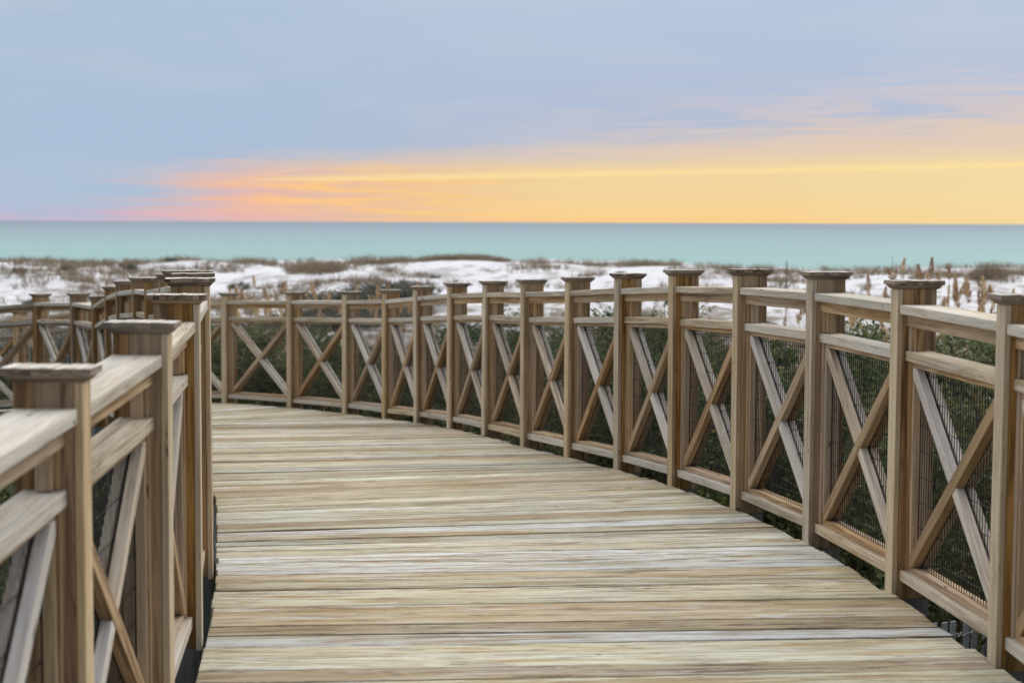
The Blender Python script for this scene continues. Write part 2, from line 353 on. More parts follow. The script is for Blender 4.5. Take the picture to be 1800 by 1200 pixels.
WIRE_T = .0026
def make_bay(root, P, i, side):
    A, B = P[i], P[i+1]
    d = B-A; dh = Vector((d.x, d.y, 0)); L = dh.length; t = dh/L; sl = d.z/L
    n = Vector((t.y, -t.x, 0))*side
    org = A.copy()
    def pt(u, nn, z): return t*u+n*nn+UP*(z+sl*u)
    def beam(mb, u0, u1, n0, n1, z0, z1, rnd=None, dz0=0, dz1=0):
        mb.hexa([[[pt(u, nn, z+dd) for z in (z0, z1)] for nn in (n0, n1)] for u, dd in ((u0, dz0), (u1, dz1))], rnd)
    def vert(mb, u0, u1, n0, n1, z0, z1):
        mb.hexa([[[pt(u, nn, z) for nn in (n0, n1)] for u in (u0, u1)] for z in (z0, z1)])
    a, b = PW/2-.004, L-PW/2+.004
    def fin(mb, name, mat, par=root, bev=.003):
        o = mb.build(name, mat, par, bev)
        if par is root: o.location = org
        return o
    j = lambda: random.uniform(-.003, .003)
    mb = MB(); beam(mb, a, b, .010, .158, 1.118, 1.155, None, j(), j()); fin(mb, 'top_rail', M_RAIL, bev=.005)
    mb = MB(); beam(mb, a, b, .038, .140, .932, .972, None, j(), j()); fin(mb, 'mid_rail', M_RAIL, bev=.004)
    mb = MB(); beam(mb, a, b, .032, .140, .055, .098, None, j(), j()); fin(mb, 'bottom_rail', M_RAIL, bev=.004)
    mb = MB()
    beam(mb, a, b, .040, .078, 1.070, 1.1175)                      # board under the top rail
    s1 = .026
    for u0, u1, w0, w1 in ((a, a+s1, a+s1+.0008, a+s1+.018), (b-s1, b, b-s1-.018, b-s1-.0008)):
        vert(mb, u0, u1, .050, .088, .973, 1.0695)
        vert(mb, w0, w1, .062, .100, .973, 1.0695)
        vert(mb, u0, u1, .050, .118, .099, .931)
    c0, c1 = a+s1+.001, b-s1-.001; s2 = .022
    for n0, n1 in ((.058, .087), (.093, .122)):
        beam(mb, c0, c1, n0, n1, .910, .931); beam(mb, c0, c1, n0, n1, .099, .124)
        vert(mb, c0, c0+s2, n0, n1, .1245, .9095); vert(mb, c1-s2, c1, n0, n1, .1245, .9095)
    fr = fin(mb, 'panel_frame', M_FRAME, bev=.002)
    g0, g1, z0, z1 = c0+s2, c1-s2, .1245, .9095
    bw = .050
    # braces: on either side of the wire; the falling one is cut in two where they cross
    dl = math.hypot(g1-g0, z1-z0); cu, su = (g1-g0)/dl, (z1-z0)/dl
    hw = bw/2/su; hz = bw/2/cu
    def brace(mb, p0, p1, n0, n1, cut=None):
        # a batten whose ends are sawn to fit the corners of the frame
        (ua, za), (ub, zb) = p0, p1
        ll = math.hypot(ub-ua, zb-za); du, dz_ = (ub-ua)/ll, (zb-za)/ll
        ox, oz = -dz_*bw/2, du*bw/2
        poly = [(ua-du*.1-ox, za-dz_*.1-oz), (ub+du*.1-ox, zb+dz_*.1-oz), (ub+du*.1+ox, zb+dz_*.1+oz), (ua-du*.1+ox, za-dz_*.1+oz)]
        planes = [(1, 0, -g0), (-1, 0, g1), (0, 1, -z0), (0, -1, z1)]+([cut] if cut else [])
        for (A_, B_, C_) in planes:
            outp = []
            for q in range(len(poly)):
                a_, b_ = poly[q], poly[(q+1) % len(poly)]
                fa = A_*a_[0]+B_*a_[1]+C_; fb = A_*b_[0]+B_*b_[1]+C_
                if fa >= 0: outp.append(a_)
                if (fa >= 0) != (fb >= 0):
                    k_ = fa/(fa-fb); outp.append((a_[0]+(b_[0]-a_[0])*k_, a_[1]+(b_[1]-a_[1])*k_))
            poly = outp
        b0 = len(mb.v); m_ = len(poly); r_ = (random.random(), random.random(), random.random()); oo = random.random()*50
        for nn in (n0, n1): mb.v += [pt(u, nn, z) for u, z in poly]
        uvp = [((u-ua)*du+(z-za)*dz_+oo, (u-ua)*ox/bw*2+(z-za)*oz/bw*2+oo) for u, z in poly]
        mb.f.append([b0+q for q in range(m_)]); mb.uv.append(uvp); mb.rn.append(r_)
        mb.f.append([b0+m_+q for q in range(m_)][::-1]); mb.uv.append([(x, y+.3) for x, y in uvp][::-1]); mb.rn.append(r_)
        for q in range(m_):
            q2 = (q+1) % m_
            mb.f.append([b0+q, b0+q2, b0+m_+q2, b0+m_+q]); mb.rn.append(r_)
            mb.uv.append([(uvp[q][0], uvp[q][1]+.6), (uvp[q2][0], uvp[q][1]+.6), (uvp[q2][0], uvp[q][1]+.6+n1-n0), (uvp[q][0], uvp[q][1]+.6+n1-n0)])
    cx, cz = (g0+g1)/2, (z0+z1)/2
    # seen from the deck the falling pair drops towards the near end on the right railing
    up_p = ((g0, z0), (g1, z1)); dn_p = ((g0, z1), (g1, z0))
    cont, cut = (dn_p, up_p)
    for nm, n0, n1 in (('f', .050, .0865), ('b', .0935, .126)):
        mb = MB(); brace(mb, cont[0], cont[1], n0, n1)
        o = mb.build('cross_brace', M_BRACED if nm == 'f' else M_BRACED, fr, .003)
        mb = MB()
        # two halves sawn against the through brace
        cl = math.hypot(cont[1][0]-cont[0][0], cont[1][1]-cont[0][1]); ax, azz = -(cont[1][1]-cont[0][1])/cl, (cont[1][0]-cont[0][0])/cl
        for sg in (-1, 1):
            brace(mb, cut[0], cut[1], n0+.002, n1-.002, (ax*sg, azz*sg, -(ax*cx+azz*cz)*sg-bw/2-.0005))
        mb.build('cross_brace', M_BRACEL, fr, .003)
    # welded wire
    mb = MB(); hw_ = WIRE_T/2
    u = g0+.006
    while u < g1:
        uu = u+random.uniform(-.0015, .0015)
        mb.hexa([[[pt(x, y, z) for y in (.0882, .0882+WIRE_T)] for x in (uu-hw_, uu+hw_)] for z in (z0-.015, z1+.01)], ends=False); u += .0254
    z = z0+.05
    while z < z1:
        mb.hexa([[[pt(x, y, zz) for zz in (z-hw_, z+hw_)] for y in (.0912, .0912+WIRE_T*.8)] for x in (g0-.005, g1+.005)], ends=False); z += .1016
    mb.build('wire_mesh', M_WIRE, fr)

rr = empty('wooden_railing', RP[FRONT]); 
tag(rr, 'long curved wooden railing along the right edge of the boardwalk, sweeping left in the distance', 'railing')
lr = empty('wooden_railing', LP[6])
tag(lr, 'blurred near wooden railing along the left edge of the boardwalk, seen almost end-on', 'railing')
def offset_children(root):
    inv = Matrix.Translation(root.location).inverted()
    for c in root.children: c.matrix_parent_inverse = inv
for root, P, side, k0 in ((rr, RP, 1, 6), (lr, LP, -1, 3)):
    for i in range(k0, len(P)): make_post(root, P, i, side)
    for i in range(k0, len(P)-1): make_bay(root, P, i, side)
    offset_children(root)

# ------------------------------------------------------------------ deck
def dense(P, step=.05):
    out = []
    n = len(P)
    for i in range(n-1):
        p0 = P[max(i-1, 0)]; p1 = P[i]; p2 = P[i+1]; p3 = P[min(i+2, n-1)]
        m_ = max(2, int((p2-p1).length/step))
        for q in range(m_):
            t = q/m_
            out.append(.5*((2*p1)+(-p0+p2)*t+(2*p0-5*p1+4*p2-p3)*t*t+(-p0+3*p1-3*p2+p3)*t*t*t))
    out.append(P[-1].copy()); return out
def smooth(Q, k=30):
    return [sum((Q[min(max(i+j, 0), len(Q)-1)] for j in range(-k, k+1, 5)), Vector())/len(range(-k, k+1, 5)) for i in range(len(Q))]
DR, DL = dense(RP), dense(LP)
TR = smooth(DR, 40)
rungs = []; last = 0
for i in range(0, len(DR)-1):
    a = DR[i]; tt = (TR[min(i+12, len(DR)-1)]-TR[max(i-12, 0)]); tt.z = 0; tt.normalize(); fb_ = .25+.75*min(max((a.y-6.2)/3.6, 0), 1); tt = (tt*fb_+Vector((0, 1, 0))*(1-fb_)).normalized()
    # left point whose offset from a is perpendicular to the walkway
    best = None
    for j in range(last, min(last+16, len(DL))):
        e = abs((DL[j]-a).dot(tt))
        if best is None or e < best[0]: best = (e, j)
    last = best[1]
    off = (DL[last]-a).dot(tt)
    l = DL[last].copy()
    if last+1 < len(DL):
        sg = DL[min(last+1, len(DL)-1)]-DL[max(last-1, 0)]; sg.normalize(); l = l-sg*off/max(sg.dot(tt), .3)
    rungs.append((l, a))
    if last >= len(DL)-2: break
# resample rungs so that boards are equally wide at the middle
cum = [0]
for i in range(1, len(rungs)):
    c0 = (rungs[i-1][0]+rungs[i-1][1])/2; c1 = (rungs[i][0]+rungs[i][1])/2
    cum.append(cum[-1]+(c1-c0).length)
def rung(s):
    lo, hi = 0, len(cum)-1
    while hi-lo > 1:
        md = (lo+hi)//2
        if cum[md] <= s: lo = md
        else: hi = md
    f = (s-cum[lo])/max(cum[hi]-cum[lo], 1e-6)
    return (rungs[lo][0].lerp(rungs[hi][0], f), rungs[lo][1].lerp(rungs[hi][1], f))
mb = MB(); s = 0.; BW = .143
while s < cum[-1]-.3:
    wdt = BW+random.uniform(-.004, .004); gap = random.choice((.004, .006, .008, .010, .013))
    (l0, r0), (l1, r1) = rung(s), rung(s+wdt-gap)
    ex_l, ex_r = random.uniform(-.020, -.008), random.uniform(-.01, .018)
    d0 = (r0-l0).normalized(); d1 = (r1-l1).normalized()
    l0 = l0-d0*ex_l; r0 = r0+d0*ex_r; l1 = l1-d1*ex_l; r1 = r1+d1*ex_r
    zt = [random.uniform(-.005, .005) for _ in range(4)]
    th = .038
    # the board in four lengths so that it can sag and bow a little
    nseg = 6; rnd = (random.random(), random.random(), random.random())
    ou, ov = random.random()*40, random.random()*40
    base_i = len(mb.v)
    bow = random.uniform(-.002, .002)
    for q in range(nseg+1):
        f = q/nseg
        a = l0.lerp(r0, f); bb = l1.lerp(r1, f)
        za = zt[0]*(1-f)+zt[1]*f; zb = zt[2]*(1-f)+zt[3]*f
        wv = random.uniform(-.0012, .0012)
        dirn = (bb-a).normalized()
        a = a+dirn*wv; bb = bb+dirn*(bow*math.sin(f*math.pi))
        mb.v += [a+UP*(za-th), a+UP*za, bb+UP*zb, bb+UP*(zb-th)]
    Lb = (r0-l0).length
    for q in range(nseg):
        i0 = base_i+q*4; i1 = i0+4; u0, u1 = ou+Lb*q/nseg, ou+Lb*(q+1)/nseg
        for c, (vv0, vv1) in ((0, (0, .04)), (1, (.04, .18)), (2, (.18, .22)), (3, (.22, .36))):
            c2 = (c+1) % 4
            mb.f.append([i0+c, i1+c, i1+c2, i0+c2]); mb.uv.append([(u0, ov+vv0), (u1, ov+vv0), (u1, ov+vv1), (u0, ov+vv1)]); mb.rn.append(rnd)
    for q in (0, nseg):
        i0 = base_i+q*4; mb.f.append([i0, i0+1, i0+2, i0+3]); mb.uv.append([(ou, ov), (ou, ov+.04), (ou+.02, ov+.04), (ou+.02, ov)]); mb.rn.append(rnd)
    s += wdt
dk = mb.build('boardwalk', M_DECK, None, .004)
tag(dk, kind='structure')
# joists and edge beams below the boards
mb = MB()
for f0 in (.012, .26, .5, .74, .988):
    s = 0
    while s < cum[-1]-1.6:
        (la, ra), (lb, rb) = rung(s), rung(s+1.4)
        pa = la.lerp(ra, f0); pb = lb.lerp(rb, f0); dd = (ra-la).normalized()*.02
        mb.hexa([[[p+dd*q+UP*z for z in (-.26, -.045)] for q in (-1, 1)] for p in (pa, pb)]); s += 1.4
bmz = mb.build('boardwalk_beams', M_FOOT); tag(bmz, kind='structure')

# ------------------------------------------------------------------ terrain
def smst(a, b, x):
    x = min(max((x-a)/(b-a), 0), 1); return x*x*(3-2*x)
def pxi(x, tab):
    if x <= tab[0][0]: return tab[0][1]
    for (a, b), (c, d) in zip(tab, tab[1:]):
        if x <= c: return b+(d-b)*(x-a)/(c-a)
    return tab[-1][1]
# crest height by bearing (tan of azimuth)
CR = [(-.6, -.5), (-.31, -.36), (-.24, -.36), (-.14, -.30), (-.07, -.26), (-.03, -.20), (0, -.19), (.03, -.20), (.1, -.32), (.14, -.50), (.2, -.68), (.25, -.48), (.30, -.42), (.6, -.5)]
def ground(x, y):
    r = y
    zn = -1.62+.10*noise.noise(Vector((x*.3, y*.3, 3)))
    zm = -1.45
    cr = pxi(x/max(y, 5), CR)
    if y < 34: z = zn+(zm-zn)*smst(15, 34, y)
    else: z = zm
    z += (cr-zm)*smst(34, 68, y)
    amp = .38*smst(30, 48, y)*(1-smst(60, 72, y)*.72)
    z += amp*(noise.noise(Vector((x*.16, y*.13, 1)))+.55*noise.noise(Vector((x*.42, y*.38, 8)))+.2*noise.noise(Vector((x*1.1, y*1.0, 5))))
    z += .05*noise.noise(Vector((x*.9, 0, 4)))*smst(60, 70, y)
    z += (-3.6-cr)*smst(74, 100, y)+(-2.0)*smst(100, 150, y)
    return z
def sheet(name, xs, ys, fz, mat):
    me = bpy.data.meshes.new(name); nx, ny = len(xs), len(ys)
    v = [(x*(1 if y < 40 else y/40.), y, fz(x*(1 if y < 40 else y/40.), y)) for y in ys for x in xs]
    f = [(j*nx+i, j*nx+i+1, (j+1)*nx+i+1, (j+1)*nx+i) for j in range(ny-1) for i in range(nx-1)]
    me.from_pydata(v, [], f); me.materials.append(mat)
    for p in me.polygons: p.use_smooth = True
    o = bpy.data.objects.new(name, me); return link(o)
xs = sorted(set([round(-20+i*.16, 3) for i in range(251)]+[-400, -200, -120, -80, -60, -45, -35, -30, -26, -23, 23, 26, 30, 35, 45, 60, 80, 120, 200, 400]))
ys = [-120, -60, -30, -15, -8, -4]+[0+i*1.0 for i in range(0, 30)]+[30+i*.35 for i in range(150)]+[84, 88, 94, 100, 108, 118, 130, 150, 180, 260, 400]
ys = sorted(set(round(y, 3) for y in ys))
m, k, b = newmat('dune_ground')
pos = k.n('ShaderNodeTexCoord').outputs['Object']; sy = k.n('ShaderNodeSeparateXYZ'); k.put(sy.inputs[0], pos)
n1 = k.noise(pos, .22, 5, .6, .6); n2 = k.noise(pos, 1.1, 5, .65, .4); n3 = k.noise(pos, 30, 4, .6)
sand = k.mix(n2, (.60, .595, .61), (.76, .76, .79))
litter = k.mix(n3, (.10, .08, .05), (.26, .21, .15))
f = k.m('MULTIPLY', k.mr(k.m('ADD', k.m('MULTIPLY', n1, .4), k.m('MULTIPLY', n2, .6)), .49, .57, 0, .85, True), k.mr(sy.outputs[1], 48, 58, 1, .68, True))
near = k.mr(sy.outputs[1], 50, 36, 0, .7, True)
col = k.mix(f, sand, litter)
col = k.mix(near, col, litter)
dark = k.mix(n3, (.035, .035, .02), (.10, .09, .05))
col = k.mix(k.mr(k.m('ADD', sy.outputs[1], k.m('MULTIPLY', n2, 6)), 35, 25, 0, 1, True), col, dark)
k.put(b.inputs['Base Color'], col); b.inputs['Roughness'].default_value = .95; b.inputs['Specular IOR Level'].default_value = .1
bp = k.n('ShaderNodeBump'); bp.inputs['Strength'].default_value = .6; bp.inputs['Distance'].default_value = .08
k.put(bp.inputs['Height'], k.m('ADD', n2, k.m('MULTIPLY', n3, .1))); k.put(b.inputs['Normal'], bp.outputs[0])
gd = sheet('ground', xs, ys, ground, m); tag(gd, kind='structure')

m, k, b = newmat('sea_water')
pos = k.n('ShaderNodeTexCoord').outputs['Object']; sy = k.n('ShaderNodeSeparateXYZ'); k.put(sy.inputs[0], pos)
n1 = k.noise(pos, 1, 4, .6, .3, (.002, .012, 1)); n2 = k.noise(pos, 1, 5, .6, .2, (.08, .4, 1))
dist = k.m('LOGARITHM', k.m('MAXIMUM', sy.outputs[1], 100.), 10.)
f = k.m('ADD', k.mr(dist, 2.3, 3.5), k.m('MULTIPLY', k.m('SUBTRACT', n1, .5), .6))
col = k.ramp(f, [(0, (.235, .39, .36)), (.3, (.22, .34, .345)), (.65, (.195, .275, .305)), (1, (.165, .215, .26))])
k.put(b.inputs['Base Color'], col); b.inputs['Roughness'].default_value = .55; b.inputs['Specular IOR Level'].default_value = .12
bp = k.n('ShaderNodeBump'); bp.inputs['Strength'].default_value = .5; bp.inputs['Distance'].default_value = .3
k.put(bp.inputs['Height'], n2); k.put(b.inputs['Normal'], bp.outputs[0])
me = bpy.data.meshes.new('sea'); me.from_pydata([(-45000, 95, -4.7), (45000, 95, -4.7), (45000, 45000, -4.7), (-45000, 45000, -4.7)], [], [(0, 1, 2, 3)])
me.materials.append(m); sea = link(bpy.data.objects.new('sea', me)); tag(sea, kind='structure')

# ------------------------------------------------------------------ plants
def quads_mesh(name, quads, mat):
    v = []; f = []
    for q in quads:
        b0 = len(v); v += [tuple(p) for p in q]
        f.append(tuple(range(b0, b0+len(q))))
    me = bpy.data.meshes.new(name); me.from_pydata(v, [], f); me.materials.append(mat); return me
def rv(): 
    while True:
        v = Vector((random.uniform(-1, 1), random.uniform(-1, 1), random.uniform(-1, 1)))
        if .05 < v.length < 1: return v.normalized()
def leaf(p, d, L, wd, out):
    side = d.cross(rv()).normalized()*wd
    up = side.cross(d).normalized()*L*random.uniform(-.12, .12)
    out.append((p, p+d*L*.45+side+up, p+d*L, p+d*L*.45-side+up))
def tube(pts, r0, r1, sides=5):
    v = []; f = []
    for i, p in enumerate(pts):
        a = pts[max(i-1, 0)]; b_ = pts[min(i+1, len(pts)-1)]; d = (b_-a).normalized()
        x = d.cross(Vector((.31, .77, .1))).normalized(); y = d.cross(x); r = r0+(r1-r0)*i/(len(pts)-1)
        for q in range(sides):
            an = q*2*math.pi/sides; v.append(p+x*math.cos(an)*r+y*math.sin(an)*r)
    for i in range(len(pts)-1):
        for q in range(sides):
            q2 = (q+1) % sides; f.append((i*sides+q, i*sides+q2, (i+1)*sides+q2, (i+1)*sides+q))
    return v, f
def tubes_mesh(name, lst, mat):
    V = []; F = []
    for v, f in lst:
        b0 = len(V); V += [tuple(p) for p in v]; F += [tuple(x+b0 for x in q) for q in f]
    me = bpy.data.meshes.new(name); me.from_pydata(V, [], F); me.materials.append(mat); return me
def shrub_meshes(rad, hgt, nl, leafL, leafW, mat, seed, up=.4, lumps=16):
    random.seed(seed); q = []; stems = []
    cs = []
    for i in range(lumps):
        a = random.uniform(0, 6.283); rr_ = rad*math.sqrt(random.random())*.85; zz = hgt*random.uniform(.22, .86)
        zz *= 1-.35*(rr_/rad)**2
        cs.append((Vector((rr_*math.cos(a), rr_*math.sin(a), zz)), random.uniform(.20, .38)*rad))
    for c, r in cs:
        m_ = c*.5+Vector((random.uniform(-.05, .05), random.uniform(-.05, .05), 0)); m_.z = c.z*.45
        stems.append(tube([Vector((c.x*.05, c.y*.05, 0)), m_, c, c+Vector((c.x*.12, c.y*.12, r*.8))], .014, .004))
        ntw = int(nl/lumps/7)
        for _ in range(ntw):
            # short twig with leaves along it, pointing out of the lump
            d = rv(); d.z = abs(d.z)*.8+d.z*.2; d.normalize()
            p = c+d*r*random.uniform(.25, 1.0); td = (d+UP*up+rv()*.5).normalized(); tl = random.uniform(.06, .14)
            for s_ in range(7):
                ld = (td*.5+rv()*.8).normalized()
                leaf(p+td*tl*s_/6, ld, leafL*random.uniform(.7, 1.25), leafW*random.uniform(.7, 1.2), q)
        for _ in range(2):
            d = (rv()+UP*1.2).normalized(); p = c+d*r*.8; tl = random.uniform(.12, .3)
            stems.append(tube([c, p, p+d*tl], .004, .0015, 4))
            for s_ in range(10): leaf(p+d*tl*s_/9, (d*.5+rv()*.8).normalized(), leafL, leafW, q)
    return quads_mesh('foliage', q, mat), tubes_mesh('stems', stems, M_STEM)
TPL = [shrub_meshes(.62, 1.5, 5200, .042, .011, M_LEAF, 11, .5, 18),
       shrub_meshes(.60, 1.35, 4200, .050, .014, M_LEAF, 23, .7, 15),
       shrub_meshes(.55, 1.2, 3600, .046, .010, M_LEAFG, 31, .9, 13)]
TALL = [shrub_meshes(.66, 2.55, 10500, .040, .012, M_LEAF, 51, .5, 34), shrub_meshes(.62, 2.5, 9500, .046, .013, M_LEAF, 53, .6, 30), shrub_meshes(.60, 2.45, 8500, .044, .010, M_LEAFG, 57, .8, 28)]
TTH = [shrub_meshes(1.0, .75, 5200, .055, .018, M_THICK, 41, .3, 22), shrub_meshes(.8, .6, 3600, .055, .018, M_THICK, 43, .3, 16)]
ORD = ['first', 'second', 'third', 'fourth', 'fifth', 'sixth', 'seventh', 'eighth', 'ninth', 'tenth', 'eleventh', 'twelfth', 'thirteenth', 'fourteenth', 'fifteenth', 'sixteenth', 'seventeenth', 'eighteenth', 'nineteenth', 'twentieth', 'twenty-first', 'twenty-second', 'twenty-third', 'twenty-fourth', 'twenty-fifth', 'twenty-sixth', 'twenty-seventh', 'twenty-eighth', 'twenty-ninth', 'thirtieth', 'thirty-first', 'thirty-second', 'thirty-third']
random.seed(5)
def put_shrub(x, y, tpl, sc, hz, label, group=None, name='shrub', cat='shrub', rz=None):
    e = empty(name, (x, y, ground(x, y)-.03)); e.rotation_euler.z = random.uniform(0, 6.28) if rz is None else rz
    if hz*sc > 1.35 and tpl in TPL:          # tall ones are grown tall, not stretched
        k_ = TPL.index(tpl); hz *= (1.5, 1.35, 1.2)[k_]/2.5; tpl = TALL[k_]
    e.scale = (sc, sc, sc*hz)
    for nm, me in zip(('foliage', 'stem'), tpl): link(bpy.data.objects.new(nm, me), e)
    return tag(e, label, cat, group)
# shrubs close behind the right railing, one or two behind each panel
tops = {6: .95, 7: 1.05, 8: 1.08, 9: 1.05, 10: .92, 11: .98, 12: 1.08, 13: 1.12, 14: 1.08, 15: 1.0, 16: .92, 17: .75, 18: .62, 19: .72, 20: .95, 21: .98, 22: .9, 23: .8, 24: .75, 25: .7}
for i in range(6, 26):
    t = tang(RP, i); n = Vector((t.y, -t.x, 0)); c = (RP[i]+RP[i+1])/2
    for row in range(2):
        p = c+n*((.88 if i > 8 else 1.6)+row*1.0+random.uniform(-.05, .2))+t*random.uniform(-.15, .15)+t*.5*row
        g = ground(p.x, p.y); top = tops[i]+(.26 if i < 10 else .15)+c.z+random.uniform(-.08, .06)-(.12 if row else 0)
        kk = random.choice((0, 0, 1, 2)); h0 = (1.5, 1.35, 1.2)[kk]*1.02
        hh = (top-g)/h0
        where = ORD[i-6]
        lab = ('leafy dark green shrub' if kk < 2 else 'olive green twiggy shrub')+(' close behind' if row == 0 else ' farther behind')+' the '+where+' right railing panel from the near end'
        put_shrub(p.x, p.y, TPL[kk], random.uniform(.95, 1.15), hh/1.05, lab, 'shrubs behind the right railing')
# scrub between the railing and the dunes
sc_ = [(390, 25, 560), (430, 27, 555), (470, 24, 565), (515, 27, 560), (560, 24, 575), (600, 28, 590), (640, 26, 620), (690, 27, 610), (730, 24, 640), (765, 28, 600), (805, 22, 600), (845, 25, 590), (880, 20, 585), (915, 23, 535), (960, 19, 530), (1000, 20, 520), (1030, 18, 520), (1085, 19, 520), (1115, 18, 518), (1155, 19, 520), (940, 18, 512), (978, 17, 510), (886, 20, 516), (1048, 17.5, 512), (1135, 17, 512)]
sc2_ = [(1215, 17, 535), (1250, 20, 525), (1290, 17, 590), (1330, 20, 600), (1370, 16, 620), (1420, 19, 600), (1460, 15, 610), (1515, 15, 545), (1550, 14, 550), (1600, 18, 550), (1650, 14, 535), (1700, 13.5, 532), (1750, 13, 540), (1790, 14, 530), (1440, 12.5, 640), (1350, 13, 680), (1240, 14, 680), (1120, 15.5, 670), (1010, 17, 665), (900, 18.5, 660)]
for lst, wh in ((sc_, 'far scrub'), (sc2_, 'near scrub')):
    for px, Y, py in lst:
        x = (px-900)/2900*Y; g = ground(x, Y); top = ZC-(py-391)/2900*Y; kk = random.choice((0, 1, 2))
        put_shrub(x, Y, TPL[kk], random.uniform(1.1, 1.5), max(.4, (top-g)/(1.5, 1.35, 1.2)[kk])/1.3, 'dark green shrub in the %s beyond the right railing, %s from the left' % (wh, ORD[sorted(q[0] for q in lst).index(px)]), wh+' beyond the right railing')
# shrubs outside the left railing
for i, top in ((4, .1), (5, .35), (6, .30), (7, .2), (8, .2), (9, .15), (10, .0), (12, -.2), (14, -.2), (16, -.25), (18, -.3), (20, -.3), (22, -.3)):
    t = tang(LP, i); n = Vector((-t.y, t.x, 0)); p = LP[i]+n*random.uniform(.75, 1.0)
    g = ground(p.x, p.y); kk = random.choice((0, 1, 2)); h0 = (1.5, 1.35, 1.2)[kk]
    put_shrub(p.x, p.y, TPL[kk], random.uniform(.8, 1.0), (top-g)/h0, ('leafy dark green' if kk < 2 else 'olive green twiggy')+' shrub outside the left railing by its %s post from the near end' % ORD[i-3], 'shrubs outside the left railing')
# taller leafy bushes beyond the far bend, upper left
for n_, (px, Y, ztop, kk, lab) in enumerate([(95, 24.0, .45, 1, 'green leafy bush poking above the far left rail between two capped posts'),
     (160, 23.5, .62, 1, 'tallest green leafy bush above the far left rail, beside the bend'),
     (12, 24.5, .28, 0, 'green bush above the rail at the far left edge of the photo'),
     (55, 23.6, .22, 0, 'low green bush behind the leftmost far post'), (125, 24.3, .25, 0, 'low green bush between the two taller bushes at far left'),
     (210, 24.5, .3, 1, 'green bush mostly hidden behind the row of far left post caps'),
     (1500, 12.5, .99, 1, 'bright green bush just right of the third large post cap from the right'),
     (405, 22.2, .35, 1, 'green bush with broad leaves behind the farthest right-railing panel'),
     (450, 22.6, .36, 1, 'second broad-leaved green bush behind the farthest right-railing panel')]):
    x = (px-900)/2900*Y; g = ground(x, Y)
    put_shrub(x, Y, TPL[kk], .8, (ztop-g)/(1.5, 1.35, 1.2)[kk]/1.05, lab)
# low thicket on the inner dune
th = [(455, 41, .45), (490, 42, .50), (530, 43, .6), (570, 44.5, .65), (600, 45.5, .75), (635, 46, .85), (668, 47, .85), (705, 48, .8), (735, 47, .5), (655, 44, .6), (585, 42, .55), (510, 40.5, .5), (690, 44.5, .5), (620, 43, .6)]
for n_, (px, Y, hz) in enumerate(th):
    x = (px-900)/2900*Y
    put_shrub(x, Y, TTH[n_ % 2], random.uniform(1.2, 1.5), hz*.72, 'low dark green shrub of the dune thicket, %s from the left' % ORD[sorted(q[0] for q in th).index(px)], 'low shrubs of the dune thicket')
sc = [(35, 57, .4), (118, 60, .5), (225, 62, .4), (300, 64, .35), (150, 50, .35), (60, 48, .35), (250, 50, .4), (765, 58, .35), (880, 55, .3), (935, 52, .35), (1010, 50, .3), (1090, 60, .3), (1225, 40, .35), (1185, 52, .3), (1345, 44, .3), (560, 60, .4), (420, 55, .4), (345, 52, .4)]
for n_, (px, Y, hz) in enumerate(sc):
    x = (px-900)/2900*Y
    put_shrub(x, Y, TTH[1], random.uniform(.25, .5), hz*2.2, 'small dark tufted shrub dotted on the white sand, %s from the left' % ORD[sorted(q[0] for q in sc).index(px)], 'small dark shrubs dotted on the sand')

# dune grass: merged tufts
random.seed(21)
def tuft(q, x, y, z, h, r, nb):
    for _ in range(nb):
        a = random.uniform(0, 6.283); b0 = Vector((x+random.gauss(0, r), y+random.gauss(0, r), z-.02))
        ln = random.uniform(.15, .6); d = Vector((math.cos(a)*ln, math.sin(a)*ln, 1)).normalized(); hh = h*random.uniform(.45, 1.1)
        sd_ = Vector((random.uniform(-1, 1), random.uniform(-.4, .4), 0)).normalized()*.007
        mid = b0+d*hh*.55; tip = b0+d*hh+Vector((math.cos(a), math.sin(a), -.35))*hh*.22
        q.append((b0-sd_, b0+sd_, mid+sd_*.8, mid-sd_*.8)); q.append((mid-sd_*.8, mid+sd_*.8, tip))
q = []
cnt = 0
while cnt < 8500:
    Y = random.uniform(33, 73)**1; px = random.uniform(-150, 1950); x = (px-900)/2900*Y
    nn = .8*noise.noise(Vector((x*.16, Y*.14, 20)))+.8*noise.noise(Vector((x*.6, Y*.5, 12)))
    thr = .12 if px > 350 else -.10
    if px > 760: thr = .20
    if Y > 66: thr -= .02
    if Y < 42: thr -= .15
    if nn < thr: 
        continue
    tuft(q, x, Y, ground(x, Y), random.uniform(.18, .46), .07, 8); cnt += 1
for (xa, xb, Y0, Y1, n_, hh) in ((505, 605, 58, 64, 520, .55), (725, 895, 67.5, 70.5, 700, .42), (1705, 1765, 60, 62, 300, .62), (1600, 1700, 62, 66, 160, .35), (1765, 1850, 62, 66, 250, .4), (1085, 1190, 67, 70, 250, .35), (600, 730, 68, 71, 200, .3), (0, 500, 68, 71, 330, .32), (900, 1100, 68, 71, 160, .3), (1200, 1600, 66, 70, 150, .28)):
    for _ in range(n_):
        Y = random.uniform(Y0, Y1); x = (random.uniform(xa, xb)-900)/2900*Y
        e = 1-abs(((x/Y*2900+900)-(xa+xb)/2)/((xb-xa)/2))**3
        tuft(q, x, Y, ground(x, Y), hh*random.uniform(.5, 1)*(.5+.5*e), .10, 7)
gm = quads_mesh('dune_grass', q, M_DRY); go = link(bpy.data.objects.new('dune_grass', gm)); tag(go, 'brownish dry grass scattered over the white dunes', 'grass', kind='stuff')
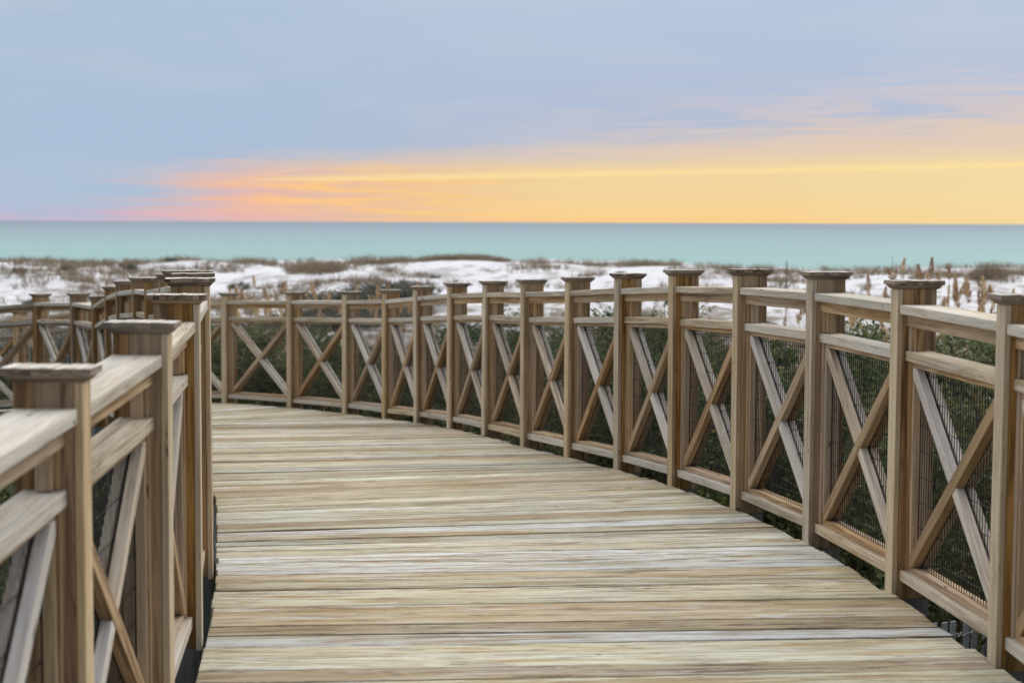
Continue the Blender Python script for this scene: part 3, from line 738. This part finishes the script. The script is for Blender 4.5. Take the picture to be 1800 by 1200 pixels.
# undergrowth beneath and beside the boardwalk
q = []
M_UNDER = leafmat('undergrowth', (.025, .034, .014), (.055, .07, .028), (.12, .135, .05), (.22, .17, .08), oddamt=.12)
for _ in range(26000):
    i = random.uniform(5, len(RP)-2); a = int(i); f = i-a
    side = random.random()
    if side < .72:
        c = RP[a].lerp(RP[a+1], f); t = tang(RP, a); c = c+Vector((t.y, -t.x, 0))*random.uniform(-.25, 3.2)
    else:
        i = random.uniform(3, len(LP)-2); a = int(i); f = i-a
        c = LP[a].lerp(LP[a+1], f); t = tang(LP, a); c = c-Vector((t.y, -t.x, 0))*random.uniform(-.25, 2.0)
    if side < .72 and c.y < 9.6 and c.x < 3.4: continue
    z = ground(c.x, c.y); hh = random.uniform(0, .55)*(.5+abs(noise.noise(Vector((c.x, c.y, 0)))))
    leaf(Vector((c.x, c.y, z+hh)), (rv()+UP*.5).normalized(), random.uniform(.05, .16), random.uniform(.008, .02), q)
um = quads_mesh('undergrowth', q, M_UNDER); uo = link(bpy.data.objects.new('undergrowth', um)); tag(uo, 'dark leafy undergrowth on the ground under and beside the boardwalk', 'undergrowth', kind='stuff')

# plumed grass clumps
random.seed(77)
def plume_mesh(seed, L=.20, W_=.06):
    random.seed(seed); q = []
    for _ in range(240):
        f = random.random(); r = W_*math.sin(min(f*1.15+.12, 1)*math.pi)**.8*random.uniform(.3, 1)
        a = random.uniform(0, 6.283); p = Vector((math.cos(a)*r*.4+.03*f*f, math.sin(a)*r*.4, L*f))
        d = (Vector((math.cos(a), math.sin(a), 1.1))+rv()*.35).normalized(); leaf(p, d, random.uniform(.02, .045), .0055, q)
    return quads_mesh('plume', q, M_PLUME)
PLM = [plume_mesh(s) for s in (1, 2, 3)]
def oats(px, Y, ztops, label, group):
    x = (px-900)/2900*Y; g = ground(x, Y); e = empty('sea_oats', (x, Y, g))
    q = []
    h = max(ztops)-g
    for _ in range(46):
        a = random.uniform(0, 6.283); b0 = Vector((random.gauss(0, .10), random.gauss(0, .10), 0)); hh = h*random.uniform(.3, .78)
        ln = random.uniform(.05, .3); d = Vector((math.cos(a)*ln, math.sin(a)*ln, 1)).normalized(); sd_ = d.cross(Vector((math.cos(a), math.sin(a), 0))).normalized()*.006
        m1 = b0+d*hh*.6; m2 = m1+(d+Vector((math.cos(a), math.sin(a), 0))*.5)*hh*.25; tp = m2+(Vector((math.cos(a), math.sin(a), -.4)))*hh*.18
        q += [(b0-sd_, b0+sd_, m1+sd_, m1-sd_), (m1-sd_, m1+sd_, m2+sd_*.7, m2-sd_*.7), (m2-sd_*.7, m2+sd_*.7, tp)]
    link(bpy.data.objects.new('blades', quads_mesh('blades', q, M_TAN)), e)
    st = []
    for zt in ztops:
        o = Vector((random.uniform(-.30, .30), random.uniform(-.2, .2), 0)); top = o*1.6+UP*(zt-g-.2)
        st.append(tube([o*.3, o*.9+UP*(zt-g)*.5, top], .0035, .002, 4))
        p = bpy.data.objects.new('plume', random.choice(PLM)); link(p, e); p.location = top; p.rotation_euler = (random.uniform(-.15, .15), random.uniform(-.1, .25), random.uniform(0, 6.28)); s_ = random.uniform(.7, 1.2); p.scale = (s_*.9, s_*.9, s_)
    link(bpy.data.objects.new('stalks', tubes_mesh('stalks', st, M_TAN)), e)
    tag(e, label, 'sea oats', group)
def zt_at(py, Y): return ZC-(py-391)/2900*Y
right = [(1420, 535, 21), (1480, 545, 20), (1515, 535, 21.5), (1570, 530, 21), (1615, 528, 20.5), (1650, 500, 22), (1705, 490, 22.5), (1785, 530, 20), (1405, 520, 27), (1432, 500, 24), (1455, 498, 25), (1500, 520, 26), (1525, 495, 24), (1553, 482, 25), (1585, 515, 23), (1598, 450, 22), (1617, 462, 22.5), (1642, 476, 23), (1660, 480, 24), (1672, 452, 22), (1683, 494, 23.5), (1695, 508, 21), (1715, 512, 22), (1733, 500, 21), (1748, 503, 22), (1760, 490, 22.5), (1774, 509, 21), (1795, 508, 22), (1470, 530, 23), (1540, 540, 22), (1640, 530, 21), (1680, 540, 20.5), (1720, 545, 20)]
for n_, (px, py, Y) in enumerate(right):
    zs = [zt_at(py, Y)]+[zt_at(py+random.uniform(8, 50), Y) for _ in range(random.choice((2, 3, 4)))]
    oats(px, Y, zs, 'clump of dry sea oats beyond the right railing, %s from the right' % ORD[sorted((-r[0] for r in right)).index(-px)], 'sea oats beyond the right railing')
mid = [(382, 505, 26), (402, 510, 25), (428, 512, 26), (448, 508, 24), (468, 505, 25), (482, 500, 26), (497, 485, 27), (508, 495, 25), (527, 500, 26), (560, 512, 25), (590, 512, 26), (620, 500, 26), (640, 508, 25), (655, 503, 26), (702, 498, 26), (718, 496, 25), (745, 515, 25), (800, 530, 22), (690, 530, 24)]
for n_, (px, py, Y) in enumerate(mid):
    zs = [zt_at(py, Y)]+[zt_at(py+random.uniform(8, 40), Y) for _ in range(random.choice((1, 2, 3)))]
    oats(px, Y, zs, 'tan plumed grass clump before the dark thicket, %s from the left' % ORD[sorted(r[0] for r in mid).index(px)], 'plumed grass in front of the thicket')

# ------------------------------------------------------------------ slatted sand fences and stakes
def sand_fence(x0, y0, x1, y1, ztop, label, pitch=.083, wires=(.10, .45)):
    e = empty('sand_fence', (x0, y0, ground(x0, y0))); L = math.hypot(x1-x0, y1-y0); n_ = int(L/pitch); d = Vector((x1-x0, y1-y0, 0))/L
    nr = Vector((-d.y, d.x, 0)); o = Vector(e.location); pts = []
    for i in range(min(n_, 98)):
        c = Vector((x0, y0, 0))+d*(i*pitch+random.uniform(-.006, .006)); zt = ztop+random.uniform(-.012, .012); zb = ground(c.x, c.y)-.1
        tl = random.uniform(-.012, .012); mb = MB()
        mb.hexa([[[c+d*(u+(tl if z == zt else 0))+nr*v+UP*z-o for v in (-.005, .005)] for u in (-.0145, .0145)] for z in (zb, zt)])
        mb.build('picket', M_PICKET, e, .002); pts.append(c)
    tb = []
    for wz in wires:
        for ph in (0, math.pi):
            pl = []
            for i in range(len(pts)*4-3):
                f = i/4; a = int(f); g_ = f-a; p = pts[a].lerp(pts[min(a+1, len(pts)-1)], g_)
                sw = math.cos(f*math.pi+ph)
                pl.append(p+nr*sw*.009+UP*(ztop-wz+.006*math.sin(f*math.pi*2+ph))-o)
            tb.append(tube(pl, .0026, .0026, 5))
    link(bpy.data.objects.new('wire', tubes_mesh('wire', tb, M_GALV)), e)
    tag(e, label, 'sand fence')
sand_fence(1.70, 6.85, 3.2, 7.75, -.215, 'grey slatted sand fence tied with twisted wire, below the right railing at bottom right', .0605, (.075, .4))
sand_fence(-7.4, 23.0, -5.2, 22.4, ZC-(583-390)/2900*22.7, 'pale slatted sand fence glimpsed through the far left railing panels')
def stick(px, Y, ytop, r, label, name='wooden_stake', cat='stake', bend=0):
    x = (px-900)/2900*Y; g = ground(x, Y); zt = zt_at(ytop, Y); h = zt-g
    me = tubes_mesh(name, [tube([Vector((0, 0, -.1)), Vector((bend, 0, h*.4)), Vector((-bend*.6, 0, h*.75)), Vector((bend*.3, 0, h))], r, r*.7, 6)], M_STEM)
    o = link(bpy.data.objects.new(name, me)); o.location = (x, Y, g); tag(o, label, cat)
stick(1382, 32, 457, .014, 'thin upright wooden stake in the sand, its tip against the sea')
stick(1567, 24, 447, .004, 'thin bare crooked plant stem standing above the second large post cap from the right', 'bare_stem', 'plant stem', .03)
